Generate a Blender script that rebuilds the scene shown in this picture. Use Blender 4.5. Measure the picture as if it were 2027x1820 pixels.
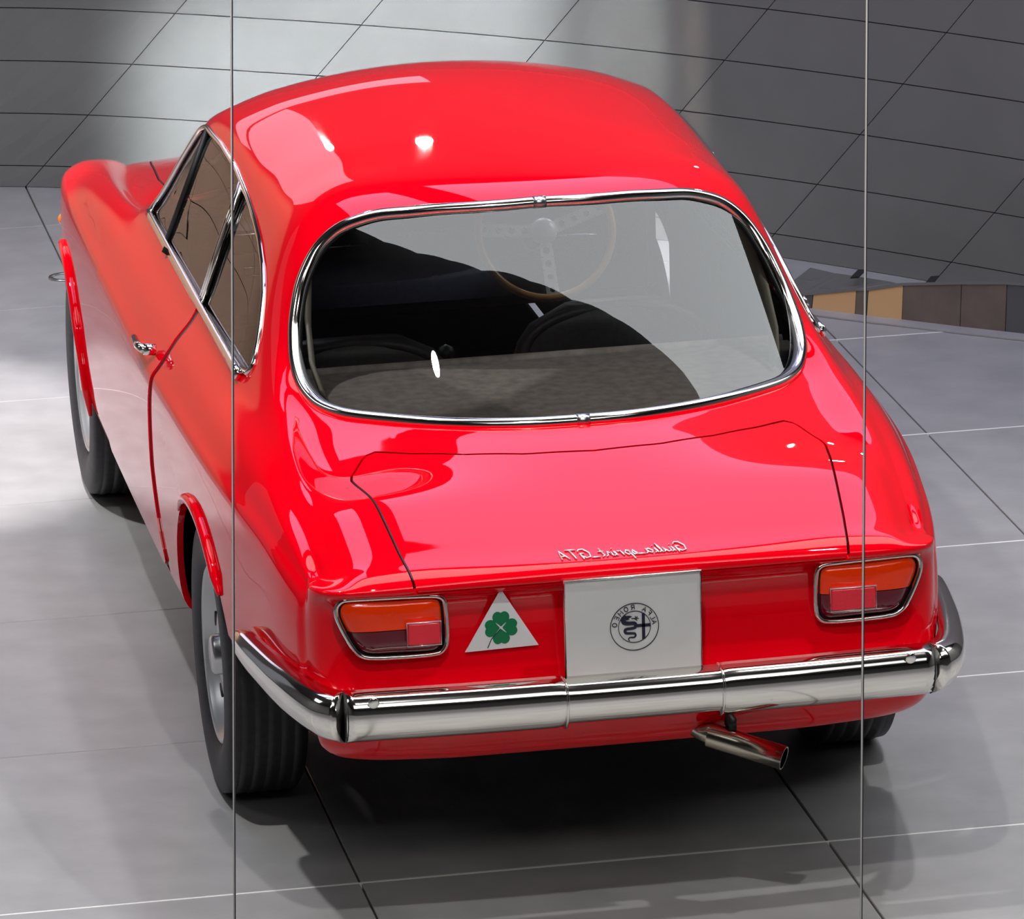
import bpy, math, random
import numpy as np
from mathutils import Vector, Matrix
random.seed(7); rng=np.random.default_rng(7)
for o in list(bpy.data.objects): bpy.data.objects.remove(o)
scene=bpy.context.scene; COL=scene.collection
# ------------------------------------------------------------ camera
CP=np.array([-2.17678406,-11.7726713,4.10903899]); YAW,PITCH,ROLL,FPX=.177918316,.279134139,-.0273947917,11551.6092
def cam_axes():
    cy,sy,cp,sp=math.cos(YAW),math.sin(YAW),math.cos(PITCH),math.sin(PITCH)
    f=np.array([sy*cp,cy*cp,-sp]); r=np.array([cy,-sy,0]); u=np.cross(r,f)
    c,s=math.cos(ROLL),math.sin(ROLL)
    return r*c+u*s,-r*s+u*c,f
R_,U_,F_=cam_axes()
cd=bpy.data.cameras.new('camera'); cam=bpy.data.objects.new('camera',cd); COL.objects.link(cam)
cd.sensor_fit='HORIZONTAL'; cd.sensor_width=36; cd.lens=FPX/2027*36; cd.clip_end=200; cd.clip_start=.1
M=Matrix([[R_[0],U_[0],-F_[0],CP[0]],[R_[1],U_[1],-F_[1],CP[1]],[R_[2],U_[2],-F_[2],CP[2]],[0,0,0,1]])
cam.matrix_world=M; scene.camera=cam
# ------------------------------------------------------------ world, exposure
w=bpy.data.worlds.new('world'); scene.world=w; w.use_nodes=True
w.node_tree.nodes['Background'].inputs[0].default_value=(.75,.78,.9,1); w.node_tree.nodes['Background'].inputs[1].default_value=.12
vs=scene.view_settings; vs.view_transform='Standard'; vs.look='None'; vs.gamma=1; vs.use_curve_mapping=False; vs.exposure=.75
# ------------------------------------------------------------ lights
def area(name,loc,target,size,power,color=(1,1,1),rot=0):
    l=bpy.data.lights.new(name,'AREA'); l.shape='RECTANGLE'; l.size,l.size_y=size; l.energy=power; l.color=color
    o=bpy.data.objects.new(name,l); COL.objects.link(o); o.location=loc
    q=(Vector(target)-Vector(loc)).to_track_quat('-Z','Y'); o.rotation_euler=q.to_euler()
    if rot: o.rotation_euler.rotate_axis('Z',rot)
    return o
def spot(name,loc,target,power,cone,blend=.3,radius=.08,color=(1,1,1)):
    l=bpy.data.lights.new(name,'SPOT'); l.energy=power; l.spot_size=math.radians(cone); l.spot_blend=blend; l.shadow_soft_size=radius; l.color=color
    o=bpy.data.objects.new(name,l); COL.objects.link(o); o.location=loc
    o.rotation_euler=(Vector(target)-Vector(loc)).to_track_quat('-Z','Y').to_euler(); return o
#LIGHTS
def panel(x0,x1,y0,y1,L,color=(.93,.95,1)):
    return area('overhead_area',((x0+x1)/2,(y0+y1)/2,4.6),((x0+x1)/2,(y0+y1)/2,0),(x1-x0,y1-y0),L*math.pi*(x1-x0)*(y1-y0),color)
LIL=(.74,.80,1.35)
panel(0.0,3.4,1.4,4.1,1.12,LIL); panel(-2.2,-.6,1.3,3.3,1.35,LIL)
panel(-6.3,-4.5,-.3,1.6,1.5)
panel(-3,3,-6.5,-4.3,.7)  # added unseen panel, greys the bumper's dark reflection and fills the tail
spot('overhead_spot',(-2.8,3.2,4.4),(-2.2,3.4,0),420,85,1,.12)  # added fill spot to lift the dark floor on the left
area('rear_fill',(-.4,-6.0,4.5),(0,-1,.5),(5,1.0),2.5*math.pi*5,(1,.97,.92))  # added fill from the rear to brighten tail panel and plate
spot('floor_spot',(-1.3,2.2,4.4),(-1.35,2.9,0),700,26,.5,.05,(1,.95,.98))
area('roof_reflection_light',(-1.1,5.5,2.75),(-.6,0,1.6),(1.7,1.0),.62*math.pi*1.7,(.95,.85,1.05))  # added area light, puts the pale patch into the roof's reflection
area('roof_reflection_light',(-.2,5.1,2.0),(-.3,0,1.4),(2.6,.22),.55*math.pi*.6,(.95,.85,1.05))  # added strip of light for the pale band near the roof front
spot('warm_spot',(-1.5,1.0,4.3),(-2.5,6,1.05),2300,26,.5,.05,(1,.55,.35))
for x,y,z,e in ((-.27,4.9,2.5,14),(.3,4.6,2.7,22),(1.8,3.3,2.35,10),(-1.7,-.7,4.4,160),(1.4,-1.6,4.4,120),(-.6,-3.2,4.3,120)):
    spot('overhead_spot',(x,y,z),(x*.2,y*.1,.7),e,60,.6,.05)
def beam(loc,target,size,power,spread,color):
    o=area('wall_washer',loc,target,size,power,color); o.data.spread=math.radians(spread); return o
beam((.50,-.3,4.4),(.40,5.25,.45),(1.12,1.5),12.5,3.5,(.9,.95,1.04))
beam((1.0,-.3,4.4),(1.14,4.6,.45),(.20,1.4),.8,1.2,(.95,.95,1))
beam((1.1,-.3,4.4),(1.30,4.40,.45),(.02,1.4),.10,1,(1,.82,.75))
# ------------------------------------------------------------ materials
MT={}
def mat(name,col,rough=.5,metal=0,coat=0,spec=.5,trans=0,ior=1.5,noise=None,bump=None,back=None,emit=None,scale=30):
    if name in MT: return MT[name]
    m=bpy.data.materials.new(name); m.use_nodes=True; nt=m.node_tree; b=nt.nodes['Principled BSDF']; L=nt.links
    b.inputs['Base Color'].default_value=(*col,1); b.inputs['Roughness'].default_value=rough; b.inputs['Metallic'].default_value=metal
    b.inputs['Coat Weight'].default_value=coat; b.inputs['Coat Roughness'].default_value=.02
    b.inputs['Specular IOR Level'].default_value=spec; b.inputs['Transmission Weight'].default_value=trans; b.inputs['IOR'].default_value=ior
    tc=nt.nodes.new('ShaderNodeTexCoord')
    if noise or bump:
        n=nt.nodes.new('ShaderNodeTexNoise'); n.inputs['Scale'].default_value=scale; n.inputs['Detail'].default_value=6
        L.new(tc.outputs['Object'],n.inputs['Vector'])
    if noise:
        r=nt.nodes.new('ShaderNodeMapRange'); r.inputs['From Min'].default_value=.3; r.inputs['From Max'].default_value=.7; r.inputs['To Min'].default_value=1-noise; r.inputs['To Max'].default_value=1+noise
        mx=nt.nodes.new('ShaderNodeVectorMath'); mx.operation='SCALE'; mx.inputs[0].default_value=col
        L.new(n.outputs['Fac'],r.inputs['Value']); L.new(r.outputs['Result'],mx.inputs['Scale']); L.new(mx.outputs[0],b.inputs['Base Color'])
    if bump:
        bp=nt.nodes.new('ShaderNodeBump'); bp.inputs['Strength'].default_value=bump; bp.inputs['Distance'].default_value=.002
        L.new(n.outputs['Fac'],bp.inputs['Height']); L.new(bp.outputs['Normal'],b.inputs['Normal'])
    if back:
        g=nt.nodes.new('ShaderNodeNewGeometry'); b2=nt.nodes.new('ShaderNodeBsdfDiffuse'); b2.inputs[0].default_value=(*back,1)
        s=nt.nodes.new('ShaderNodeMixShader'); L.new(g.outputs['Backfacing'],s.inputs[0]); L.new(b.outputs[0],s.inputs[1]); L.new(b2.outputs[0],s.inputs[2])
        L.new(s.outputs[0],nt.nodes['Material Output'].inputs['Surface'])
    if emit: b.inputs['Emission Color'].default_value=(*emit[0],1); b.inputs['Emission Strength'].default_value=emit[1]
    MT[name]=m; return m
def glass_mat(name,tint=(.8,.9,.88),rough=0,ior=1.85):
    m=bpy.data.materials.new(name); m.use_nodes=True; nt=m.node_tree; L=nt.links
    for n in list(nt.nodes):
        if n.type!='OUTPUT_MATERIAL': nt.nodes.remove(n)
    out=[n for n in nt.nodes if n.type=='OUTPUT_MATERIAL'][0]
    t=nt.nodes.new('ShaderNodeBsdfTransparent'); t.inputs[0].default_value=(*tint,1)
    g=nt.nodes.new('ShaderNodeBsdfGlossy'); g.inputs['Roughness'].default_value=rough; g.inputs['Color'].default_value=(1,1,1,1)
    fr=nt.nodes.new('ShaderNodeFresnel'); fr.inputs['IOR'].default_value=ior
    mx=nt.nodes.new('ShaderNodeMixShader'); L.new(fr.outputs[0],mx.inputs[0]); L.new(t.outputs[0],mx.inputs[1]); L.new(g.outputs[0],mx.inputs[2]); L.new(mx.outputs[0],out.inputs['Surface'])
    return m
RED=mat('red_paint',(.86,.0,.008),.5,coat=1,spec=.0,back=(.03,.028,.026))
REDIN=mat('red_paint_edge',(.35,.0,.008),.5)
CHROME=mat('chrome',(.90,.87,.81),.09,metal=1)
STEEL=mat('brushed_steel',(.6,.6,.6),.25,metal=1)
BRASSY=mat('stained_exhaust',(.55,.5,.4),.15,metal=1)
RUBBER=mat('rubber',(.022,.021,.024),.55,noise=.3,bump=.3,scale=60)
ALU=mat('polished_spokes',(.92,.93,.93),.35,metal=.2)
LINING=mat('beige_lining',(.35,.31,.25),.8)
SEAL=mat('black_seal_gap_shade',(.012,.012,.012),.5)  # black rubber, also used to paint shade in the panel gaps
SILVER=mat('wheel_silver',(.55,.56,.57),.33,metal=.75)
VINYL=mat('dark_vinyl',(.035,.03,.03),.5,noise=.2,bump=.2,scale=80)
CARPET=mat('shelf_cloth',(.17,.135,.12),.9,noise=.25,scale=40)
UNDER=mat('underbody_black',(.01,.01,.01),.8)
WOOD=mat('varnished_wood_rim',(.9,.45,.14),.25,coat=.6)
GLASS=glass_mat('window_glass',(.93,.97,.96)); 
GLASS_S=glass_mat('side_glass',(.86,.88,.86),0,1.45)
ORANGE=mat('orange_lens',(1,.045,.0),.12,coat=.5,bump=.7,scale=38,spec=.6)
DRED=mat('dark_red_lens',(.13,.0,.01),.12,coat=.7,bump=.1,scale=45,spec=.6)
REFL=mat('red_reflector',(.85,.02,.04),.2,coat=.8,bump=.6,scale=260)
AMBER=mat('amber_indicator',(.9,.16,.01),.2,coat=.6)
WHITE=mat('white_sticker',(.82,.82,.83),.35)
GREEN=mat('clover_green',(.0,.2,.07),.4)
PLATE=mat('satin_plate',(.66,.65,.64),.4,noise=.05,scale=9)
INK=mat('dark_ink',(.012,.012,.03),.4)
BADGE=mat('badge_metal',(.85,.85,.86),.2,metal=.6)
# ------------------------------------------------------------ mesh helpers
def mesh_obj(name,V,F,m,parent=None,smooth=True,label=None,kind=None):
    me=bpy.data.meshes.new(name); me.from_pydata([tuple(map(float,v)) for v in V],[],[tuple(map(int,f)) for f in F]); me.update()
    me.materials.append(m)
    if smooth: me.polygons.foreach_set('use_smooth',[True]*len(me.polygons))
    o=bpy.data.objects.new(name,me); COL.objects.link(o)
    if parent is not None: o.parent=parent
    if label: o['label']=label
    if kind: o['kind']=kind
    return o
def join(*parts):
    V=[];F=[]
    for v,f in parts:
        n=len(V); V+= [tuple(p) for p in v]; F+=[tuple(i+n for i in q) for q in f]
    return V,F
def box(x0,x1,y0,y1,z0,z1,b=0):
    if b<=0:
        V=[(x,y,z) for x in (x0,x1) for y in (y0,y1) for z in (z0,z1)]
        return V,[(0,1,3,2),(4,6,7,5),(0,4,5,1),(2,3,7,6),(0,2,6,4),(1,5,7,3)]
    V=[];F=[]
    import itertools
    X=[x0,x0+b,x1-b,x1];Y=[y0,y0+b,y1-b,y1];Z=[z0,z0+b,z1-b,z1]
    idx={}
    def vid(i,j,k):
        if (i,j,k) not in idx: idx[(i,j,k)]=len(V); V.append((X[i],Y[j],Z[k]))
        return idx[(i,j,k)]
    # bevelled box: 6 faces, 12 edge quads, 8 corner tris
    def s(i): return 0 if i==0 else 3
    fac=[((0,0),(1,1),(1,2)),]
    def P(i,j,k): return vid(i,j,k)
    F.append((P(0,1,1),P(0,1,2),P(0,2,2),P(0,2,1)));F.append((P(3,1,1),P(3,2,1),P(3,2,2),P(3,1,2)))
    F.append((P(1,0,1),P(2,0,1),P(2,0,2),P(1,0,2)));F.append((P(1,3,1),P(1,3,2),P(2,3,2),P(2,3,1)))
    F.append((P(1,1,0),P(1,2,0),P(2,2,0),P(2,1,0)));F.append((P(1,1,3),P(2,1,3),P(2,2,3),P(1,2,3)))
    for i in (0,3):
        a=1 if i==0 else 2
        for j in (0,3):
            c=1 if j==0 else 2
            F.append((P(i,c,1),P(a,j,1),P(a,j,2),P(i,c,2)) if (i==0)!=(j==0) else (P(i,c,1),P(i,c,2),P(a,j,2),P(a,j,1)))
            F.append((P(i,1,c),P(a,1,j),P(a,2,j),P(i,2,c)) if (i==0)==(j==0) else (P(i,1,c),P(i,2,c),P(a,2,j),P(a,1,j)))
            F.append((P(1,i,c),P(1,a,j),P(2,a,j),P(2,i,c)) if (i==0)!=(j==0) else (P(1,i,c),P(2,i,c),P(2,a,j),P(1,a,j)))
            for k in (0,3):
                e=1 if k==0 else 2
                F.append((P(i,c,e),P(a,j,e),P(a,c,k)))
    return V,F
def tube(pts,r,closed=False,seg=8,flat=1.0,up=None):
    P=np.array(pts,float); n=len(P); V=[];F=[]
    rr=np.broadcast_to(np.array(r,float),(n,))
    prev=None
    for i in range(n):
        a=P[(i-1)%n] if (closed or i>0) else P[i]; b=P[(i+1)%n] if (closed or i<n-1) else P[i]
        t=b-a; t/=np.linalg.norm(t)+1e-12
        ref=np.array(up,float) if up is not None else (prev if prev is not None else (np.array([0,0,1.]) if abs(t[2])<.9 else np.array([1.,0,0])))
        u=ref-t*(ref@t); u/=np.linalg.norm(u)+1e-12; v=np.cross(t,u)
        if up is None: prev=u
        for k in range(seg):
            A=2*math.pi*k/seg; V.append(P[i]+rr[i]*(math.cos(A)*u*flat+math.sin(A)*v))
    m=n if closed else n-1
    for i in range(m):
        for k in range(seg):
            a=i*seg+k;b=i*seg+(k+1)%seg;c=((i+1)%n)*seg+(k+1)%seg;d=((i+1)%n)*seg+k
            F.append((a,b,c,d))
    if not closed:
        F.append(tuple(range(seg))[::-1]); F.append(tuple((n-1)*seg+k for k in range(seg)))
    return V,F
def revolve(prof,seg=48,cx=0,closed=False):
    # prof: (x, r) about the x axis
    V=[];F=[];n=len(prof)
    for s in range(seg):
        A=2*math.pi*s/seg
        for x,r in prof: V.append((cx+x,r*math.cos(A),r*math.sin(A)))
    m=n if closed else n-1
    for s in range(seg):
        for i in range(m):
            a=s*n+i;b=s*n+(i+1)%n;c=((s+1)%seg)*n+(i+1)%n;d=((s+1)%seg)*n+i
            F.append((a,b,c,d))
    return V,F
def extrude_poly(P2,depth,frame,close=True):
    """P2: 2d points, frame(a,b,d)->xyz ; makes prism from d=0 to d=depth"""
    n=len(P2); V=[frame(a,b,0) for a,b in P2]+[frame(a,b,depth) for a,b in P2]
    F=[tuple(range(n))[::-1],tuple(range(n,2*n))]+[(i,(i+1)%n,n+(i+1)%n,n+i) for i in range(n)]
    return V,F
def xf(vf,fn): return [fn(p) for p in vf[0]],vf[1]
def mirx(vf): return [(-p[0],p[1],p[2]) for p in vf[0]],[tuple(f)[::-1] for f in vf[1]]
def pchip(xs,ys):
    xs=np.array(xs,float);ys=np.array(ys,float);o=np.argsort(xs);xs=xs[o];ys=ys[o]
    h=np.diff(xs);d=np.diff(ys)/h;m=np.zeros(len(xs))
    for i in range(1,len(xs)-1):
        if d[i-1]*d[i]>0:
            w1=2*h[i]+h[i-1];w2=h[i]+2*h[i-1]; m[i]=(w1+w2)/(w1/d[i-1]+w2/d[i])
    m[0]=d[0];m[-1]=d[-1]
    def f(x):
        x=np.clip(x,xs[0],xs[-1]); k=np.clip(np.searchsorted(xs,x)-1,0,len(h)-1); t=(x-xs[k])/h[k]
        return ((2*t**3-3*t**2+1)*ys[k]+(t**3-2*t**2+t)*h[k]*m[k]+(-2*t**3+3*t**2)*ys[k+1]+(t**3-t**2)*h[k]*m[k+1])
    return f
def T(*p): return pchip([a for a,b in p],[b for a,b in p])
def sdf(P,poly,r=0):
    """signed distance (+inside) of points P (n,2) to polygon"""
    poly=np.array(poly,float); n=len(poly); d=np.full(len(P),1e9); ins=np.zeros(len(P),bool)
    for i in range(n):
        a=poly[i];b=poly[(i+1)%n];e=b-a;w_=P-a
        t=np.clip((w_@e)/(e@e+1e-15),0,1); q=w_-t[:,None]*e; d=np.minimum(d,np.hypot(q[:,0],q[:,1]))
        c1=(a[1]<=P[:,1])&(b[1]>P[:,1])|(b[1]<=P[:,1])&(a[1]>P[:,1])
        with np.errstate(divide='ignore',invalid='ignore'): xi=a[0]+(P[:,1]-a[1])*e[0]/(e[1] if e[1]!=0 else 1e-12)
        ins^=c1&(P[:,0]<xi)
    return np.where(ins,d,-d)+r
def clip(V,F,g):
    """keep the part of mesh (V ndarray,F list) where g>0; returns V2,F2"""
    V=np.asarray(V,float); g=np.where(np.abs(g)<1e-5,1e-5,g); pos=g>0
    newV=list(V); cache={}; F2=[]
    for f in F:
        s=[pos[i] for i in f]
        if all(s): F2.append(f); continue
        if not any(s): continue
        out=[]
        n=len(f)
        for k in range(n):
            i,j=f[k],f[(k+1)%n]
            if pos[i]: out.append(i)
            if pos[i]!=pos[j]:
                key=(min(i,j),max(i,j))
                if key not in cache:
                    t=g[i]/(g[i]-g[j]); cache[key]=len(newV); newV.append(V[i]+t*(V[j]-V[i]))
                out.append(cache[key])
        if len(out)>=3: F2.append(tuple(out))
    used=sorted({i for f in F2 for i in f}); mp={u:k for k,u in enumerate(used)}
    return np.array([newV[i] for i in used]).reshape(-1,3),[tuple(mp[i] for i in f) for f in F2]
def vnormals(V,F):
    N=np.zeros_like(V)
    for f in F:
        a,b,c=V[f[0]],V[f[1]],V[f[2]]
        n=np.cross(b-a,c-a)
        if len(f)>3: n=n+np.cross(c-a,V[f[3]]-a)
        for i in f: N[i]+=n
    return N/(np.linalg.norm(N,axis=1)[:,None]+1e-15)
def bedges(F):
    cnt={}
    for f in F:
        for k in range(len(f)):
            i,j=f[k],f[(k+1)%len(f)]
            e=(min(i,j),max(i,j))
            if e in cnt: cnt[e]=None
            else: cnt[e]=(i,j)
    return [v for v in cnt.values() if v]
def loops(F):
    nx={a:b for a,b in bedges(F)}; L=[];seen=set()
    for s in list(nx):
        if s in seen: continue
        l=[];c=s
        while c in nx and c not in seen: seen.add(c); l.append(c); c=nx[c]
        L.append((l,c==s))
    return L
def flange(V,F,depth,skip=None):
    """fold boundary edges inwards so the sheet shows a thickness"""
    N=vnormals(V,F); V=list(V);F=list(F); mp={}
    for a,b in bedges(F):
        if skip is not None and skip(V[a]) and skip(V[b]): continue
        for i in (a,b):
            if i not in mp:
                n=N[i].copy()
                if skip is not None and skip(V[i]): n[0]=0; n/=np.linalg.norm(n)+1e-9
                mp[i]=(len(V),len(V)+1); V.append(V[i]); V.append(V[i]-n*depth)
        F.append((mp[b][0],mp[a][0],mp[a][1],mp[b][1]))
    return np.array(V),F
def smooth_loop(P,n=None,it=3,closed=True):
    P=np.array(P,float)
    Q=np.vstack([P,P[:1]]) if closed else P
    s=np.r_[0,np.cumsum(np.linalg.norm(np.diff(Q,axis=0),axis=1))]
    n=n or max(12,int(s[-1]/.012)); t=np.linspace(0,s[-1],n,endpoint=not closed)
    R=np.stack([np.interp(t,s,Q[:,k]) for k in range(3)],1)
    for _ in range(it):
        if closed: R=.5*R+.25*(np.roll(R,1,0)+np.roll(R,-1,0))
        else: R[1:-1]=.5*R[1:-1]+.25*(R[:-2]+R[2:])
    return R
def top(o,label,cat,group=None):
    o['label']=label;o['category']=cat
    if group:o['group']=group
    return o
# ------------------------------------------------------------ car body: control cage
W_=T((-.90,.640),(-.85,.655),(-.75,.678),(-.6,.698),(-.4,.722),(-.2,.738),(0,.748),(.3,.757),(.7,.764),(1.5,.766),(2.2,.762),(2.5,.748),(2.7,.728),(2.85,.70),(2.95,.66),(3.0,.62))
Zs_=T((-.9,.385),(-.8,.375),(-.6,.36),(-.3,.32),(.3,.295),(2.0,.29),(2.6,.31),(3.0,.34))
Zc_=T((-.90,.675),(-.8,.705),(-.6,.742),(-.3,.762),(0,.766),(.6,.768),(1.5,.775),(2.2,.775),(2.5,.765),(2.75,.735),(2.9,.70),(3.0,.66))
Zb_=T((-.90,.715),(-.8,.748),(-.7,.774),(-.55,.812),(-.35,.848),(-.15,.866),(.1,.872),(.6,.875),(1.3,.875),(1.6,.868),(1.9,.858),(2.2,.840),(2.45,.815),(2.65,.782),(2.85,.738),(3.0,.69))
xb_=T((-.90,.603),(-.8,.610),(-.7,.618),(-.5,.628),(-.2,.634),(0,.636),(.5,.64),(1.3,.645),(1.6,.655),(1.9,.672),(2.2,.668),(2.5,.645),(2.75,.61),(3.0,.56))
Zt_=T((-.98,.738),(-.93,.752),(-.85,.782),(-.75,.818),(-.65,.852),(-.57,.876),(-.51,.890),(-.48,.905),(-.40,.972),(-.30,1.062),(-.20,1.152),(-.12,1.222),(-.05,1.266),(.05,1.292),(.2,1.307),(.5,1.318),(.9,1.318),(1.15,1.302),(1.32,1.272),(1.40,1.242),(1.6,1.11),(1.80,.965),(1.92,.885),(2.0,.87),(2.2,.850),(2.5,.812),(2.7,.775),(2.9,.728),(3.0,.69))
xg_=T((-.90,.575),(-.7,.588),(-.5,.594),(-.35,.592),(-.25,.585),(-.15,.574),(-.05,.561),(.03,.551),(.1,.543),(.2,.534),(.33,.526),(.6,.521),(1.0,.521),(1.3,.528),(1.45,.555),(1.6,.582),(1.75,.605),(1.9,.61),(2.4,.58),(3.0,.53))
Zg_=T((-.90,.726),(-.8,.760),(-.7,.792),(-.55,.836),(-.45,.858),(-.35,.880),(-.25,.905),(-.15,.945),(-.05,.995),(.03,1.040),(.1,1.080),(.2,1.122),(.33,1.150),(.6,1.178),(.8,1.192),(1.0,1.195),(1.25,1.182),(1.38,1.125),(1.5,1.03),(1.62,.94),(1.74,.865),(1.9,.838),(2.2,.815),(2.5,.785),(2.75,.745),(3.0,.685))
crown_=T((-1,.0),(.0,.0),(.08,.02),(.3,.08),(.6,.09),(1.2,.09),(1.36,.07),(1.5,.06),(1.8,.02),(2.0,.012),(2.4,.02),(3,.015))
bow_=T((-1,0),(-.72,0),(-.62,.12),(-.5,.22),(-.4,.24),(0,.24),(.2,.16),(.45,0),(1.2,0),(1.36,-.08),(1.45,-.2),(1.9,-.2),(2.05,0),(3,0))
def topz(x,y):
    q=(x/.5)**2
    return float(Zt_(y-float(bow_(y))*min(q,1.35)))-float(crown_(y))*(x/.53)**2
N=12
TX=[.636,.626,.606,.576,.54,.50,.43,.36,.285,.21,.14,.07,0]
TY=[-.882,-.925,-.953,-.968,-.974,-.978,-.980,-.981,-.982,-.983,-.983,-.984,-.984]
TZ=[.715,.717,.720,.722,.724,.726,.728,.730,.732,.733,.734,.735,.735]
YS=[-.955,-.93,-.90,-.85,-.79,-.72,-.66,-.60,-.55,-.51,-.47,-.43,-.39,-.35,-.31,-.27,-.23,-.19,-.15,-.11,-.07,-.03,.01,.06,.12,.2,.3,.42,.55,.7,.85,1.0,1.12,1.22,1.30,1.35,1.40,1.45,1.5,1.56,1.62,1.68,1.74,1.8,1.86,1.92,2.0,2.1,2.2,2.32,2.45,2.58,2.68,2.77,2.84,2.90,2.95]
def toprow(y):
    xb,zb,xg,zg=float(xb_(y)),float(Zb_(y)),float(xg_(y)),float(Zg_(y))
    P=[(xb,y,zb)]
    for t in (.22,.62): 
        P.append((xb+(xg-xb)*t-(.0),y,zb+(zg-zb)*t))
    if y>1.7:
        k=min(1,(y-1.7)/.35)*min(1,(3.0-y)/.3); P[1]=(xb-.022,y,zb-.003*k); P[2]=(xb-.05,y,P[2][2]-.012*k); zg-=.016*k
    P.append((xg,y,zg))
    x4=xg-.032; f=topz(x4,y); z4=.52*f+.48*(zg+.010)
    P.append((x4,y,z4))
    for i in range(5,N+1):
        x=(xg-.035)*TX[i]/TX[4]
        f=topz(x,y)
        if i==5: f=.85*f+.15*zg
        P.append((x,y,f))
    return P
def cage():
    rows=[]
    rear=[(TX[i],TY[i],TZ[i]) for i in range(N+1)]
    rows.append(rear)
    for y in YS:
        r=toprow(y)
        if y<-.74:   # stations near the tail bend round the corner
            k=(-.74-y)/(.98-.74)
            r=[(p[0],p[1]+(TY[i]+.984)*k*(.95 if y<-.9 else .9),p[2]) for i,p in enumerate(r)]
            q=[]
            for i,p in enumerate(r):
                yy=p[1]; q.append((p[0]+(TX[i]-p[0])*max(0,(k-.6)/.4)*.6,yy,p[2]))
            r=q
        rows.append(r)
    fx=[.60,.585,.565,.54,.50,.46,.40,.335,.27,.2,.135,.07,0]; fy=[2.97,2.985,3.0,3.01,3.02,3.03,3.04,3.045,3.05,3.05,3.05,3.05,3.05]
    rows.append([(fx[i],fy[i],.675+.01*(1-fx[i])) for i in range(N+1)])
    top_=rows; J=len(rows)
    # side band, 9 rows below the top edge for each perimeter column
    cols=[]
    def sidecol(p):
        x,y,z=p; W=float(W_(y));Zs=float(Zs_(y));Zc=float(Zc_(y)); e=(W-.028,Zc+.012)
        c=[(W-.10,Zs-.03),(W-.03,Zs),(W-.014,Zs+.05),(W-.003,Zs+(Zc-Zs)*.4),(W,Zs+(Zc-Zs)*.7),(W-.004,Zc-.022),(W-.012,Zc),e,((e[0]+x)/2+.010,(e[1]+z)/2+.010)]
        return [(a,y,b) for a,b in c]
    corner=[(.600,-.850,.355),(.624,-.868,.380),(.632,-.876,.430),(.637,-.882,.52),(.638,-.884,.575),(.638,-.886,.64),(.638,-.887,.672),(.638,-.888,.688),(.637,-.886,.703)]
    def rearcol(i):
        x=TX[i]; t=min(1,i/4)
        def mixx(z0,z1): return z0+(z1-z0)*t
        zb=.382-.024*min(1,(i/7))
        yy=TY[i]
        R=[(x-.02*(1-t),yy+.07,zb-.03+.01),(x,yy+.035,zb),(x,yy+.012,zb+.05),(x,yy+.004,.495),(x,mixx(yy+.004,yy+.030),.545),(x,mixx(yy+.001,yy+.040),.615),(x,mixx(yy-.004,yy+.038),.690),(x,mixx(yy-.006,yy-.002),.703),(x,yy-.006,.714)]
        if i>=4: R[3]=(x,yy+.002,.500); R[4]=(x,yy+.022,.522); 
        return R
    frontz=[.35,.37,.42,.48,.53,.58,.62,.645,.662]
    for j in range(1,J-1):
        p=top_[j][0]; cols.append(sidecol(p) if p[1]>-.86 else None)
    # blend columns close to the corner
    side=[]
    for j in range(1,J-1):
        p=top_[j][0]
        if cols[j-1] is None: 
            base=sidecol((p[0],max(p[1],-.90),p[2])); k=min(1,max(0,(-.80-p[1])/.10)); 
            side.append([tuple(base[r][a]*(1-k)+corner[r][a]*k if a!=1 else p[1] for a in range(3)) for r in range(9)])
        else: side.append(cols[j-1])
    band={}
    band[('s',0)]=corner
    for j in range(1,J-1): band[('s',j)]=side[j-1]
    band[('s',J-1)]=[(.61-.002*r if r else .58,2.955+.004*r,frontz[r]) for r in range(9)]
    for i in range(1,N+1): band[('r',i)]=rearcol(i)
    for i in range(1,N+1):
        x,y,z=rows[-1][i]; band[('f',i)]=[(x,y+.02-(.01 if r<7 else 0),frontz[r]) for r in range(9)]
    # assemble half, mirror
    V=[];F=[];tid={};bid={}
    for sgn in (-1,1):
        for j in range(J):
            for i in range(N+1):
                if i==N and sgn==1: tid[(1,j,i)]=tid[(-1,j,i)]; continue
                tid[(sgn,j,i)]=len(V); p=rows[j][i]; V.append((sgn*p[0],p[1],p[2]))
        for key,c in band.items():
            for r in range(9):
                if key[0]!='s' and key[1]==N and sgn==1: bid[(1,key,r)]=bid[(-1,key,r)]; continue
                bid[(sgn,key,r)]=len(V); p=c[r]; V.append((sgn*p[0],p[1],p[2]))
        def topid(key):
            if key[0]=='s': return tid[(sgn,key[1],0)]
            return tid[(sgn,0 if key[0]=='r' else J-1,key[1])]
        seq=[('r',i) for i in range(N,0,-1)]+[('s',j) for j in range(J)]+[('f',i) for i in range(1,N+1)]
        def add(f): F.append(tuple(f) if sgn==-1 else tuple(f)[::-1])
        for a,b in zip(seq,seq[1:]):
            for r in range(9):
                A=bid[(sgn,a,r)];B=bid[(sgn,b,r)]
                C=bid[(sgn,b,r+1)] if r<8 else topid(b); D=bid[(sgn,a,r+1)] if r<8 else topid(a)
                add((D,C,B,A))
        for j in range(J-1):
            for i in range(N):
                add((tid[(sgn,j,i)],tid[(sgn,j,i+1)],tid[(sgn,j+1,i+1)],tid[(sgn,j+1,i)]))
    return V,F
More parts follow.
